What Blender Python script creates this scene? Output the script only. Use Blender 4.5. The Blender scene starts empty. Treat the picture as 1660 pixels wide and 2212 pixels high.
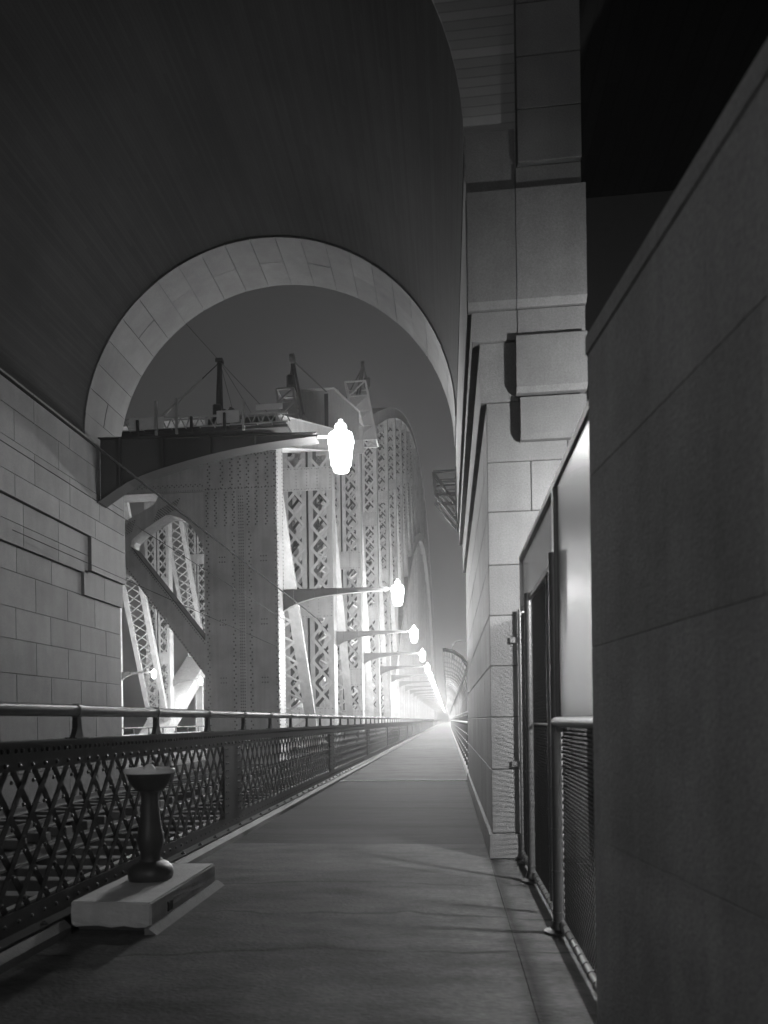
import bpy, math, random
from mathutils import Vector, Matrix
random.seed(7)
sc = bpy.context.scene
C = sc.collection

# ------------------------------------------------------------------ camera
CAM_H = 1.55
FOC = 1600.0 / 1660.0
PSI = math.atan(175.0 / 1600.0)
RHO = 0.014
cam = bpy.data.cameras.new('camera')
cam.sensor_fit = 'HORIZONTAL'; cam.sensor_width = 36.0
cam.lens = 36.0 * FOC
cam.shift_x = (830.0 - 793.02) / 1660.0
cam.shift_y = (1557.45 - 1106.0) / 1660.0
cam.clip_start = 0.05; cam.clip_end = 6000
cam.dof.use_dof = True; cam.dof.focus_distance = 24.0; cam.dof.aperture_fstop = 2.6
camo = bpy.data.objects.new('camera', cam); C.objects.link(camo)
Rv = Vector((math.cos(PSI), math.sin(PSI), 0)); Fv = Vector((-math.sin(PSI), math.cos(PSI), 0)); Zv = Vector((0, 0, 1))
cr_ = Rv * math.cos(RHO) - Zv * math.sin(RHO)
cu_ = Rv * math.sin(RHO) + Zv * math.cos(RHO)
M3 = Matrix((cr_, cu_, -Fv)).transposed()
camo.matrix_world = Matrix.Translation((0, 0, CAM_H)) @ M3.to_4x4()
sc.camera = camo

# ------------------------------------------------------------------ world: night sky in black and white
SKY_STRENGTH = 0.085
w = bpy.data.worlds.new('World'); sc.world = w; w.use_nodes = True
nt = w.node_tree; nt.nodes.clear()
sky = nt.nodes.new('ShaderNodeTexSky'); sky.sky_type = 'NISHITA'; sky.sun_disc = False
sky.sun_elevation = math.radians(0.5); sky.sun_rotation = math.radians(35.0)
sky.air_density = 1.0; sky.dust_density = 2.0; sky.ozone_density = 1.0
bw = nt.nodes.new('ShaderNodeRGBToBW'); bg = nt.nodes.new('ShaderNodeBackground'); wo = nt.nodes.new('ShaderNodeOutputWorld')
nt.links.new(sky.outputs[0], bw.inputs[0]); nt.links.new(bw.outputs[0], bg.inputs['Color'])
bg.inputs['Strength'].default_value = SKY_STRENGTH
nt.links.new(bg.outputs[0], wo.inputs['Surface'])

sc.view_settings.view_transform = 'Standard'; sc.view_settings.look = 'None'
sc.view_settings.exposure = 0.0; sc.view_settings.gamma = 1.0; sc.view_settings.use_curve_mapping = False
sc.cycles.use_denoising = True
sc.cycles.use_adaptive_sampling = False
sc.cycles.max_bounces = 4; sc.cycles.diffuse_bounces = 3; sc.cycles.glossy_bounces = 2; sc.cycles.volume_bounces = 0
sc.cycles.sample_clamp_indirect = 2.0; sc.cycles.sample_clamp_direct = 16.0
LAMP_CAP = 2000.0; PYLON_GLASS = 290.0; PYLON_CAP = 30.0
LAMP_GLASS = 1500.0      # radiance of the lamp globes
LAMP_TRIM = 4.0
HAZE = 0.0017

# ------------------------------------------------------------------ materials (all greys: the photograph is black and white)
MATS = {}
def mat(name, base, rough=0.7, var=0.25, scale=6.0, speck=0.0, speck_scale=220.0, bump=0.2, bump_scale=60.0, metal=0.0,
        spec=0.5, stretch=(1, 1, 1), streak=0.0, blotch=0.0):
    m = bpy.data.materials.new(name); m.use_nodes = True
    n = m.node_tree.nodes; l = m.node_tree.links
    b = n['Principled BSDF']; b.inputs['Roughness'].default_value = rough; b.inputs['Metallic'].default_value = metal
    b.inputs['Specular IOR Level'].default_value = spec
    geo = n.new('ShaderNodeNewGeometry')
    mp = n.new('ShaderNodeMapping'); mp.inputs['Scale'].default_value = stretch
    l.new(geo.outputs['Position'], mp.inputs['Vector'])
    def noise(sca, det=3.0, vec=None, ro=0.6):
        t = n.new('ShaderNodeTexNoise'); t.inputs['Scale'].default_value = sca; t.inputs['Detail'].default_value = det
        t.inputs['Roughness'].default_value = ro
        l.new(vec or mp.outputs[0], t.inputs['Vector']); return t.outputs[0]
    def math_(op, a, b_=None, c_=None):
        t = n.new('ShaderNodeMath'); t.operation = op
        for i, v in enumerate((a, b_, c_)):
            if v is None: continue
            if isinstance(v, (int, float)): t.inputs[i].default_value = v
            else: l.new(v, t.inputs[i])
        return t.outputs[0]
    v = math_('MULTIPLY_ADD', math_('SUBTRACT', noise(scale), 0.5), 2.0 * var, 1.0)
    # each block or plate takes its own slight tone
    oi = n.new('ShaderNodeObjectInfo')
    v = math_('MULTIPLY', v, math_('MULTIPLY_ADD', math_('SUBTRACT', oi.outputs['Random'], 0.5), 0.26, 1.0))
    if speck: v = math_('MULTIPLY', v, math_('MULTIPLY_ADD', math_('SUBTRACT', noise(speck_scale, 1.0), 0.5), 2.0 * speck, 1.0))
    if blotch:
        bl = math_('SMOOTH_MIN', math_('MULTIPLY', math_('SUBTRACT', noise(0.9, 3.0), 0.36), 6.0), 1.0, 0.2)
        v = math_('MULTIPLY', v, math_('MULTIPLY_ADD', math_('SUBTRACT', 1.0, math_('MAXIMUM', bl, 0.0)), -blotch, 1.0))
    if streak:
        mp2 = n.new('ShaderNodeMapping'); mp2.inputs['Scale'].default_value = (3.0, 3.0, 0.18)
        l.new(geo.outputs['Position'], mp2.inputs['Vector'])
        v = math_('MULTIPLY', v, math_('MULTIPLY_ADD', math_('SUBTRACT', noise(1.6, 2.5, mp2.outputs[0]), 0.5), 2.0 * streak, 1.0))
    v = math_('MAXIMUM', math_('MULTIPLY', v, base), 0.004)
    cc = n.new('ShaderNodeCombineColor')
    for i in range(3): l.new(v, cc.inputs[i])
    l.new(cc.outputs[0], b.inputs['Base Color'])
    if bump:
        bp = n.new('ShaderNodeBump'); bp.inputs['Strength'].default_value = bump; bp.inputs['Distance'].default_value = 0.01
        l.new(noise(bump_scale, 1.5), bp.inputs['Height']); l.new(bp.outputs[0], b.inputs['Normal'])
    MATS[name] = m
    m['_'] = 1
    return m

mat('granite', 0.11, 0.8, 0.26, 2.2, 0.34, 60.0, 0.4, 70.0, streak=0.22, blotch=0.14)
mat('granite_dark', 0.30, 0.85, 0.30, 1.4, 0.30, 50.0, 0.4, 70.0, streak=0.34, blotch=0.22)
mat('mortar', 0.05, 0.9, 0.2)
mat('floor', 0.088, 0.85, 0.75, 3.4, 0.5, 30.0, 0.9, 45.0, blotch=0.42, stretch=(0.55, 1.3, 1), spec=0.10)
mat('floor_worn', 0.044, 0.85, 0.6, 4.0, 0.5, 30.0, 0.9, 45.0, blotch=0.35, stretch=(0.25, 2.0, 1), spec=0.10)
mat('kerb', 0.15, 0.75, 0.3, 3.0, 0.1, 120.0, 0.4, 40.0)
mat('plinth', 0.44, 0.8, 0.25, 5.0, 0.12, 120.0, 0.4, 40.0, streak=0.25)
mat('mortar_light', 0.16, 0.85, 0.25, 6.0, 0.1, 100.0, 0.5, 40.0)
mat('steel', 0.48, 0.5, 0.28, 1.2, 0.08, 60.0, 0.08, 30.0, streak=0.28, blotch=0.12)
mat('rivet_steel', 0.13, 0.45, 0.2, 3.0, 0.05, 60.0, 0.0)  # rivet heads darkened to carry their shadows; plain dark steel on the jibs
mat('steel_shaded', 0.06, 0.6, 0.3, 1.5, 0.05, 60.0, 0.1, 30.0, streak=0.2)  # dark copy of steel: shade inside the laced posts put into the colour
mat('steel_dark', 0.032, 0.42, 0.25, 3.0, 0.06, 90.0, 0.1, 40.0)
mat('handrail', 0.18, 0.26, 0.25, 8.0, 0.06, 120.0, 0.06, 60.0)
mat('bracket', 0.24, 0.5, 0.2, 2.0, 0.0, 90.0, 0.06, 40.0)
mat('bracket_shaded', 0.05, 0.5, 0.2, 2.0, 0.0, 90.0, 0.06, 40.0)  # dark copy of bracket: backlit shade put into the colour
mat('rail_steel', 0.35, 0.3, 0.2, 3.0, metal=1.0)
mat('timber', 0.055, 0.8, 0.4, 2.0, 0.1, 90.0, 0.3, 30.0, stretch=(1, 1, 1))
mat('ballast', 0.03, 0.95, 0.4, 9.0, 0.3, 40.0, 0.6, 30.0)
mat('fountain_iron', 0.04, 0.5, 0.3, 6.0, 0.05, 90.0, 0.05, 50.0)
mat('porcelain', 0.85, 0.25, 0.05, 5.0, bump=0.0)
mat('sheet_metal', 0.17, 0.27, 0.12, 1.5, metal=1.0, bump=0.12, bump_scale=3.0)
mat('cage_iron', 0.012, 0.6, 0.2, 5.0)
mat('galvanised', 0.12, 0.45, 0.25, 9.0, metal=0.6, bump=0.1)
mat('wire', 0.010, 0.8, 0.2, 9.0, bump=0.0, spec=0.1)
mat('corrugated', 0.38, 0.55, 0.12, 2.0, bump=0.05)
mat('white_surface', 0.7, 0.5, 0.15, 4.0, bump=0.05)
mat('road', 0.22, 0.8, 0.2, 2.0)
mat('water', 0.01, 0.12, 0.1, 0.2, bump=0.6, bump_scale=0.25)

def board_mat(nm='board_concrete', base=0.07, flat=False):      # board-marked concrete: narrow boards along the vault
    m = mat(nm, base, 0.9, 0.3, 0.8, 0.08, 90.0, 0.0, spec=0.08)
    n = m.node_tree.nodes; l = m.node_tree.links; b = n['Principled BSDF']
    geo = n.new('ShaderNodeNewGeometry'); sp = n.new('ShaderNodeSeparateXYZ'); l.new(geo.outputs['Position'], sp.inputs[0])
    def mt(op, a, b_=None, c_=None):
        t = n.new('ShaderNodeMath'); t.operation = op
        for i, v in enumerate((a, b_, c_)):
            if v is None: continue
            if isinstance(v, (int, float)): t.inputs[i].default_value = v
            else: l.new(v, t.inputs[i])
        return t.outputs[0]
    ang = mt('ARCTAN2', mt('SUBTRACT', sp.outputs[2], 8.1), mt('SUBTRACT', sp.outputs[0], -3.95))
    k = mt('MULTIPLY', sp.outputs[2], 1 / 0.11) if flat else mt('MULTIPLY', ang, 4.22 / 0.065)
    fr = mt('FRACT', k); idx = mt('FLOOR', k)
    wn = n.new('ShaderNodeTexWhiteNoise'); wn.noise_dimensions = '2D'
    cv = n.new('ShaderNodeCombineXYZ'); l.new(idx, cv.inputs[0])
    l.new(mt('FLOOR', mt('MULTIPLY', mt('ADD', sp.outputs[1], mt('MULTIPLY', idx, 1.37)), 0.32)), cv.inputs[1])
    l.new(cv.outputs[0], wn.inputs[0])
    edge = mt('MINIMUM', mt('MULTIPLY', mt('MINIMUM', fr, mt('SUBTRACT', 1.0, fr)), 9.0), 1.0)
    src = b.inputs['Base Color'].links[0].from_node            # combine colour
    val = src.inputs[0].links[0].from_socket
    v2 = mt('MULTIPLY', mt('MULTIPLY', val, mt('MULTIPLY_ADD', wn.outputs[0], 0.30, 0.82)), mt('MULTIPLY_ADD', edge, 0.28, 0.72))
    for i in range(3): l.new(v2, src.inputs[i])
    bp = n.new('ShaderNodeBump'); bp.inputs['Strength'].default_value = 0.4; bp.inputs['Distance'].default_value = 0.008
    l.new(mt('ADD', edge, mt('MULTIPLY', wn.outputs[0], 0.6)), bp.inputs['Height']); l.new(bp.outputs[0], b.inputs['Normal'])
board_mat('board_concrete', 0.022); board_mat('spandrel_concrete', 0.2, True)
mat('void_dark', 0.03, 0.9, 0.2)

def floor_cracks():   # meandering cracks and wet seepage lines across the footway slabs
    m = MATS['floor']; n = m.node_tree.nodes; l = m.node_tree.links; b = n['Principled BSDF']
    def mt(op, a, b_=None, c_=None):
        t = n.new('ShaderNodeMath'); t.operation = op
        for i, v in enumerate((a, b_, c_)):
            if v is None: continue
            if isinstance(v, (int, float)): t.inputs[i].default_value = v
            else: l.new(v, t.inputs[i])
        return t.outputs[0]
    geo = n.new('ShaderNodeNewGeometry'); sp = n.new('ShaderNodeSeparateXYZ'); l.new(geo.outputs['Position'], sp.inputs[0])
    def nz(sc_, det):
        t = n.new('ShaderNodeTexNoise'); t.inputs['Scale'].default_value = sc_; t.inputs['Detail'].default_value = det
        l.new(geo.outputs['Position'], t.inputs['Vector']); return t.outputs[0]
    wob = mt('MULTIPLY', mt('SUBTRACT', nz(0.45, 4.0), 0.5), 1.3)
    tot = None
    yw = mt('ADD', sp.outputs[1], wob)
    wid = mt('MULTIPLY_ADD', nz(1.6, 4.0), 0.20, -0.07)
    for y0, sl in ((4.9, 0.05), (5.9, -0.04), (7.0, 0.04), (13.6, -0.05)):
        dd = mt('ABSOLUTE', mt('SUBTRACT', yw, mt('MULTIPLY_ADD', sp.outputs[0], sl, y0)))
        c = mt('SUBTRACT', 1.0, mt('MINIMUM', mt('DIVIDE', dd, mt('MAXIMUM', wid, 0.006)), 1.0))
        tot = c if tot is None else mt('MAXIMUM', tot, c)
    # dark seepage line along the foot of the pylon wall
    xw = mt('ADD', sp.outputs[0], mt('MULTIPLY', wob, 0.10))
    dx = mt('ABSOLUTE', mt('SUBTRACT', xw, 0.47))
    c = mt('MULTIPLY', mt('SUBTRACT', 1.0, mt('MINIMUM', mt('DIVIDE', dx, mt('MULTIPLY_ADD', nz(1.6, 4.0), 0.34, -0.06)), 1.0)), mt('LESS_THAN', sp.outputs[1], 8.3))
    tot = mt('MAXIMUM', tot, mt('MAXIMUM', c, 0.0))
    src = b.inputs['Base Color'].links[0].from_node
    val = src.inputs[0].links[0].from_socket
    v2 = mt('MULTIPLY', val, mt('MULTIPLY_ADD', tot, -0.68, 1.0))
    for i in range(3): l.new(v2, src.inputs[i])
floor_cracks()

def emis(name, strength):
    m = bpy.data.materials.new(name); m.use_nodes = True; n = m.node_tree.nodes; l = m.node_tree.links
    n.clear(); e = n.new('ShaderNodeEmission'); e.inputs['Strength'].default_value = strength
    e.inputs['Color'].default_value = (1, 1, 1, 1); o = n.new('ShaderNodeOutputMaterial'); l.new(e.outputs[0], o.inputs['Surface'])
    MATS[name] = m
emis('gate_lamp', 5600.0); emis('lamp_glass', LAMP_GLASS); emis('lamp_cap', LAMP_CAP); emis('lamp_trim', LAMP_TRIM)
emis('rear_lamp_glass', 760.0); emis('rear_lamp_cap', 60.0); emis('pylon_lamp_glass', PYLON_GLASS); emis('pylon_lamp_cap', PYLON_CAP)
MATS['lamp_trim'].cycles.emission_sampling = 'NONE'

# ------------------------------------------------------------------ mesh helpers
class MB:
    def __init__(s): s.v = []; s.f = []; s.smooth = False
    def add(s, vs, fs):
        o = len(s.v); s.v.extend([tuple(p) for p in vs]); s.f.extend([tuple(i + o for i in q) for q in fs]); return s
    def box(s, x0, x1, y0, y1, z0, z1):
        return s.add([(x0, y0, z0), (x1, y0, z0), (x1, y1, z0), (x0, y1, z0), (x0, y0, z1), (x1, y0, z1), (x1, y1, z1), (x0, y1, z1)],
                     [(0, 3, 2, 1), (4, 5, 6, 7), (0, 1, 5, 4), (1, 2, 6, 5), (2, 3, 7, 6), (3, 0, 4, 7)])
    def cbox(s, x0, x1, y0, y1, z0, z1, c=0.012):      # box with chamfered edges
        c = min(c, (x1 - x0) * .45, (y1 - y0) * .45, (z1 - z0) * .45)
        vs = []; idx = {}
        for i, (xa, sx) in enumerate(((x0, 1), (x1, -1))):
            for j, (ya, sy) in enumerate(((y0, 1), (y1, -1))):
                for k, (za, sz) in enumerate(((z0, 1), (z1, -1))):
                    for a in range(3):
                        p = [xa, ya, za]; q = [sx * c, sy * c, sz * c]; q[a] = 0
                        idx[(i, j, k, a)] = len(vs); vs.append((p[0] + q[0], p[1] + q[1], p[2] + q[2]))
        fs = []
        I = lambda i, j, k, a: idx[(i, j, k, a)]
        for e in (0, 1):
            r = 1 if e else -1
            q = [I(e, 0, 0, 0), I(e, 1, 0, 0), I(e, 1, 1, 0), I(e, 0, 1, 0)]; fs.append(tuple(q if e else q[::-1]))
            q = [I(0, e, 0, 1), I(1, e, 0, 1), I(1, e, 1, 1), I(0, e, 1, 1)]; fs.append(tuple(q[::-1] if e else q))
            q = [I(0, 0, e, 2), I(1, 0, e, 2), I(1, 1, e, 2), I(0, 1, e, 2)]; fs.append(tuple(q if e else q[::-1]))
        for a_ in (0, 1):
            for b_ in (0, 1):
                fs.append((I(a_, b_, 0, 0), I(a_, b_, 1, 0), I(a_, b_, 1, 1), I(a_, b_, 0, 1)))
                fs.append((I(a_, 0, b_, 0), I(a_, 1, b_, 0), I(a_, 1, b_, 2), I(a_, 0, b_, 2)))
                fs.append((I(0, a_, b_, 1), I(1, a_, b_, 1), I(1, a_, b_, 2), I(0, a_, b_, 2)))
        for i in (0, 1):
            for j in (0, 1):
                for k in (0, 1): fs.append((I(i, j, k, 0), I(i, j, k, 1), I(i, j, k, 2)))
        return s.add(vs, fs)
    def bar(s, a, b, w, t, side=(1, 0, 0)):            # flat bar: w across in the plane, t thick along side
        a = Vector(a); b = Vector(b); d = (b - a).normalized(); n = Vector(side); n = (n - d * n.dot(d)).normalized()
        u = d.cross(n).normalized(); vs = []
        for p in (a, b):
            for su, sn in ((-1, -1), (1, -1), (1, 1), (-1, 1)): vs.append(p + u * (su * w / 2) + n * (sn * t / 2))
        return s.add(vs, [(0, 1, 2, 3), (7, 6, 5, 4), (0, 4, 5, 1), (1, 5, 6, 2), (2, 6, 7, 3), (3, 7, 4, 0)])
    def tube(s, pts, r, n=8, cap=True):
        pts = [Vector(p) for p in pts]; rings = []
        for i, p in enumerate(pts):
            d = (pts[min(i + 1, len(pts) - 1)] - pts[max(i - 1, 0)]).normalized()
            h = Vector((0, 0, 1)) if abs(d.z) < .9 else Vector((1, 0, 0))
            u = d.cross(h).normalized(); v = u.cross(d)
            rr = r[i] if isinstance(r, (list, tuple)) else r
            rings.append([p + (u * math.cos(2 * math.pi * k / n) + v * math.sin(2 * math.pi * k / n)) * rr for k in range(n)])
        vs = [q for g in rings for q in g]; fs = []
        for i in range(len(pts) - 1):
            for k in range(n):
                a = i * n + k; b = i * n + (k + 1) % n; fs.append((a, b, b + n, a + n))
        if cap: fs.append(tuple(range(n))[::-1]); fs.append(tuple((len(pts) - 1) * n + k for k in range(n)))
        return s.add(vs, fs)
    def lathe(s, prof, c=(0, 0, 0), n=24, cap=True, square=0.0):
        vs = []; fs = []
        for r, z in prof:
            for k in range(n):
                a = 2 * math.pi * (k + .5) / n; q = 1.0
                if square: q = 1.0 / ((abs(math.cos(a)) ** (2 / (1 - square * .6)) + abs(math.sin(a)) ** (2 / (1 - square * .6))) ** ((1 - square * .6) / 2))
                vs.append((c[0] + r * q * math.cos(a), c[1] + r * q * math.sin(a), c[2] + z))
        for i in range(len(prof) - 1):
            for k in range(n):
                a = i * n + k; b = i * n + (k + 1) % n; fs.append((a, b, b + n, a + n))
        if cap: fs.append(tuple(range(n))[::-1]); fs.append(tuple((len(prof) - 1) * n + k for k in range(n)))
        return s.add(vs, fs)
    def prism(s, poly, y0, y1, axis='y'):              # polygon (x,z) along y; (y,z) along x; (x,y) along z
        n = len(poly); vs = []
        for d in (y0, y1):
            for a, b in poly: vs.append({'y': (a, d, b), 'x': (d, a, b), 'z': (a, b, d)}[axis])
        fs = [tuple(range(n)), tuple(range(2 * n - 1, n - 1, -1))]
        for i in range(n): j = (i + 1) % n; fs.append((i, i + n, j + n, j))
        return s.add(vs, fs)
    def rivet(s, p, nrm, r=0.03, n=6):
        p = Vector(p); d = Vector(nrm); h = Vector((0, 0, 1)) if abs(d.z) < .9 else Vector((1, 0, 0)); u = d.cross(h).normalized(); v = d.cross(u)
        vs = []
        for rr, hh in ((1.0, -.1), (.72, .5)):
            for k in range(n): vs.append(p + (u * math.cos(6.2832 * k / n) + v * math.sin(6.2832 * k / n)) * r * rr + d * r * hh)
        vs.append(p + d * r * .75)
        fs = [(k, (k + 1) % n, n + (k + 1) % n, n + k) for k in range(n)] + [(n + k, n + (k + 1) % n, 2 * n) for k in range(n)]
        return s.add(vs, fs)

ORG = {}
def fix_normals(me):
    import bmesh
    bm = bmesh.new(); bm.from_mesh(me); bmesh.ops.recalc_face_normals(bm, faces=bm.faces); bm.to_mesh(me); bm.free()
def mesh(name, mb, m, org=(0, 0, 0), smooth=False):
    me = bpy.data.meshes.new(name)
    me.from_pydata([(x - org[0], y - org[1], z - org[2]) for x, y, z in mb.v], [], mb.f); me.update()
    fix_normals(me)
    if smooth:
        me.polygons.foreach_set('use_smooth', [True] * len(me.polygons))
        try: me.set_sharp_from_angle(angle=math.radians(38))
        except Exception: pass
    me.materials.append(MATS[m]); return me
def root_of(o):
    while o.parent: o = o.parent
    return o
def tag(o, label=None, cat=None, group=None, kind=None):
    if label: o['label'] = label
    if cat: o['category'] = cat
    if group: o['group'] = group
    if kind: o['kind'] = kind
    return o
def thing(name, label, cat, loc=(0, 0, 0), group=None):
    o = bpy.data.objects.new(name, None); C.objects.link(o); o.location = loc; o.empty_display_size = 0.2
    ORG[o.name] = Vector(loc); return tag(o, label, cat, group)
def part(name, mb, m, parent=None, smooth=False, kind=None):
    """mesh given in world coordinates; it hangs under parent (thing or part)"""
    org = ORG[root_of(parent).name] if parent else Vector((0, 0, 0))
    o = bpy.data.objects.new(name, mesh(name, mb, m, org, smooth)); C.objects.link(o)
    if parent: o.parent = parent
    else: ORG[o.name] = Vector((0, 0, 0))
    if kind: o['kind'] = kind
    return o
def inst(name, me, parent, loc, rot=None):
    o = bpy.data.objects.new(name, me); C.objects.link(o); o.parent = parent
    o.location = Vector(loc) - ORG[root_of(parent).name]
    if rot: o.rotation_euler = rot
    return o
def copy_tree(o, loc, parent=None):
    c = o.copy(); C.objects.link(c); c.parent = parent
    if parent is None: c.location = loc; ORG[c.name] = Vector(loc)
    for ch in o.children: copy_tree(ch, None, c)
    return c
def struct(name, mb, m, smooth=False):
    return tag(part(name, mb, m, None, smooth), kind='structure')
def jit(a): return random.uniform(-a, a)

# ================================================================== SETTING
WX = 0.47            # face of the pylon pier beside the footway
PY0, PY1 = 8.33, 17.9
LX = -8.17           # face of the pier beyond the tracks
CX, CZ, RAD = -3.95, 8.1, 4.22

struct('harbour_water', MB().box(-650, 650, -180, 1150, -56.0, -55.0), 'water')

# footway, slab by slab
fw = tag(part('footway', MB().box(-2.9, 0.72, -8, 520, -0.35, -0.03), 'floor'), kind='structure')
ys = [-8.0, -1.0, 9.3, 19.0, 29.5, 40.5, 51, 61.5, 72, 83, 104, 125, 160, 200, 300, 400, 520]
for a, b in zip(ys[:-1], ys[1:]):
    zt = 0.0 if a < 9 else (-0.006 if a < 18 else 0.0)
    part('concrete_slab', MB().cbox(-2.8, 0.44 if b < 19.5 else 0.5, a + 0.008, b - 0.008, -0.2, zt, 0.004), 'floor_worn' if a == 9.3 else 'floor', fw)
part('joint_strip', MB().cbox(-2.8, 0.44, 18.985, 19.03, -0.02, 0.012, 0.004), 'white_surface', fw)
part('joint_strip', MB().cbox(-2.8, 0.5, 40.47, 40.53, -0.02, 0.008, 0.004), 'galvanised', fw)
for a, b in ((-8, -1), (-1, 8.3)):
    part('gutter_slab', MB().cbox(0.442, 3.3, a + .012, b - .012, -0.2, 0.0, 0.003), 'floor', fw)

# kerb under the railing
kb = MB()
def kerb_run(mb, y0, y1, xf):
    mb.prism([(-3.2, -0.3), (xf, -0.3), (xf, 0.055), (xf - 0.05, 0.105), (-3.2, 0.12)], y0, y1)
kerb_run(kb, -8, 5.22, -2.80); kerb_run(kb, 5.22, 6.92, -2.99); kerb_run(kb, 6.92, 520, -2.80)
kerb = struct('kerb', kb, 'kerb'); ORG['kerb'] = Vector((0, 0, 0))
bolt = mesh('anchor_bolt', MB().lathe([(0.036, 0), (0.036, 0.008)], n=10).lathe([(0.026, 0.0075), (0.026, 0.03), (0.02, 0.036)], n=6).lathe([(0.011, .03), (.011, .05)], n=6), 'steel_dark')
y = 2.2
while y < 22:
    if not 5.2 < y < 7.0: inst('anchor_bolt', bolt, kerb, (-2.885, y, 0.108), (0.05, 0, jit(1)))
    y += 0.56
struct('outer_kerb', MB().prism([(0.5, -0.3), (0.78, -0.3), (0.78, 0.2), (0.60, 0.2), (0.545, 0.185), (0.515, 0.15), (0.5, 0.09)], 17.95, 520), 'plinth')

# tracks beside the footway
struct('track_bed', MB().box(-12.0, -3.21, -40, 520, -0.6, -0.30), 'ballast')
sleeper = mesh('sleeper', MB().cbox(-1.05, 1.05, -0.11, 0.11, -0.22, 0, 0.012), 'timber')
for x, who in ((-4.45, 'beside the footway railing'), (-6.95, 'on the far side of the track bed')):
    if x < -6.9: x = -7.4
    tr = thing('tram_track', 'pair of steel rails on timber sleepers ' + who, 'track', (x, 0, -0.15))
    for dx in (-0.72, 0.72):
        mb = MB()
        mb.box(x + dx - .035, x + dx + .035, -12, 300, -0.045, 0.0); mb.box(x + dx - .008, x + dx + .008, -12, 300, -0.12, -0.0449)
        mb.box(x + dx - .06, x + dx + .06, -12, 300, -0.145, -0.1201)
        part('rail', mb, 'rail_steel', tr)
    y = 3.0
    while y < 48: inst('sleeper', sleeper, tr, (x, y + jit(.03), -0.152), (0, 0, jit(.01))); y += 0.68
    mb = MB(); y = 48.3
    while y < 160: mb.box(x - 1.05, x + 1.05, y - .11, y + .11, -0.37, -0.152); y += 0.68
    part('distant_sleepers', mb, 'timber', tr, kind='stuff')

# roadway between the trusses
struct('roadway', MB().box(-34.5, -12.01, -40, 520, -0.8, 0.15), 'road')
struct('far_deck', MB().box(-46, -34.51, -40, 520, -0.8, -0.1), 'road')

# ================================================================== PYLON WITH ITS ARCH
py = thing('stone_pylon', 'granite faced bridge pylon with a round barrel arch spanning footway and tracks', 'pylon', (0, PY0, 0))
G = 0.004            # half joint
def block(x0, x1, y0, y1, z0, z1, m='granite', c=0.006, parent=py, nm='stone_block'):
    return part(nm, MB().cbox(x0 + (G if x0 > -90 else 0), x1 - G, y0 + G, y1 - G, z0 + G, z1 - G, c), m, parent)
# core behind the facing stones
part('core', MB().box(WX + .02, 1.50, PY0 + .03, PY1 - .02, 0, 7.6), 'mortar', py)
part('core', MB().box(-11.0, LX - .02, PY0, PY1 - .02, -0.3, 8.1), 'mortar', py)
# --- pier beside the footway: lower courses
Zs = [0, .28, .99, 1.57, 2.14, 2.70, 3.26, 3.85, 4.40, 5.06]
for i, (z0, z1) in enumerate(zip(Zs[:-1], Zs[1:])):
    px = 0.035 if i == 0 else 0.0
    xc = 0.95 if i % 2 else 1.35
    yc = PY0 + (1.25 if i % 2 else 0.75)
    block(WX - px, xc, PY0 - px, yc, z0, z1)
    x = xc
    block(x, 1.52, PY0 - px, PY0 + .3, z0, z1)
    y = yc
    while y < PY1 - .05:
        y2 = min(y + random.uniform(1.15, 1.5), PY1)
        if PY1 - y2 < .5: y2 = PY1
        block(WX - px, WX + .3, y, y2, z0, z1); y = y2
# projecting block right of the corner
def ledge_block(x0, x1, y0, y1, z0, z1, ch=0.05, m='granite'):   # front stone with a splayed lower edge
    return part('stone_block', MB().prism([(y0 + ch, z0 + G), (y1, z0 + G), (y1, z1 - G), (y0 + .008, z1 - G), (y0, z1 - G - .008), (y0, z0 + G + ch)], x0 + G, x1 - G, 'x'), m, py)
ledge_block(0.83, 1.54, PY0 - .13, PY0 - .002, 4.60, 5.06)
# corbelled courses: (z0, z1, x face, length of stones)
def corbel(z0, z1, xf, step, yf, split):
    ch = 0.004
    y = yf
    while y < PY1 - .05:
        y2 = min(y + step, PY1)
        if PY1 - y2 < step * .4: y2 = PY1
        part('stone_block', MB().prism([(xf + ch, z0 + G), (WX + .35, z0 + G), (WX + .35, z1 - G), (xf, z1 - G), (xf, z0 + G + ch)], y + G, y2 - G, 'y'), 'granite', py); y = y2
corbel(5.06, 5.72, 0.41, 1.6, PY0 - .01, 0); corbel(5.72, 6.05, 0.325, 2.1, PY0 - .05, 0)
ledge_block(0.79, 1.55, PY0 - .16, PY0 + .1, 5.10, 5.72)
ledge_block(0.82, 1.55, PY0 - .06, PY0 + .1, 5.72, 6.05, 0.03)
corbel(6.05, 7.33, 0.275, 1.9, PY0 - .02, 0)
ledge_block(0.283, 0.81, PY0 - .14, PY0 - .021, 6.05, 7.33, 0.06); ledge_block(0.81, 1.56, PY0 - .14, PY0 + .1, 6.05, 7.33, 0.06)
corbel(7.33, 8.1, 0.282, 1.9, PY0 + .02, 0)
block(0.82, 1.53, PY0 - .04, PY0 + .3, 7.33, 7.63)
z = 7.63
while z < 12:
    h = 0.58; off = max(0.0, z - 8.4) * 0.0
    block(0.84 - off, 1.53, PY0 - .10, PY0 + .3, z, z + h); z += h
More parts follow.
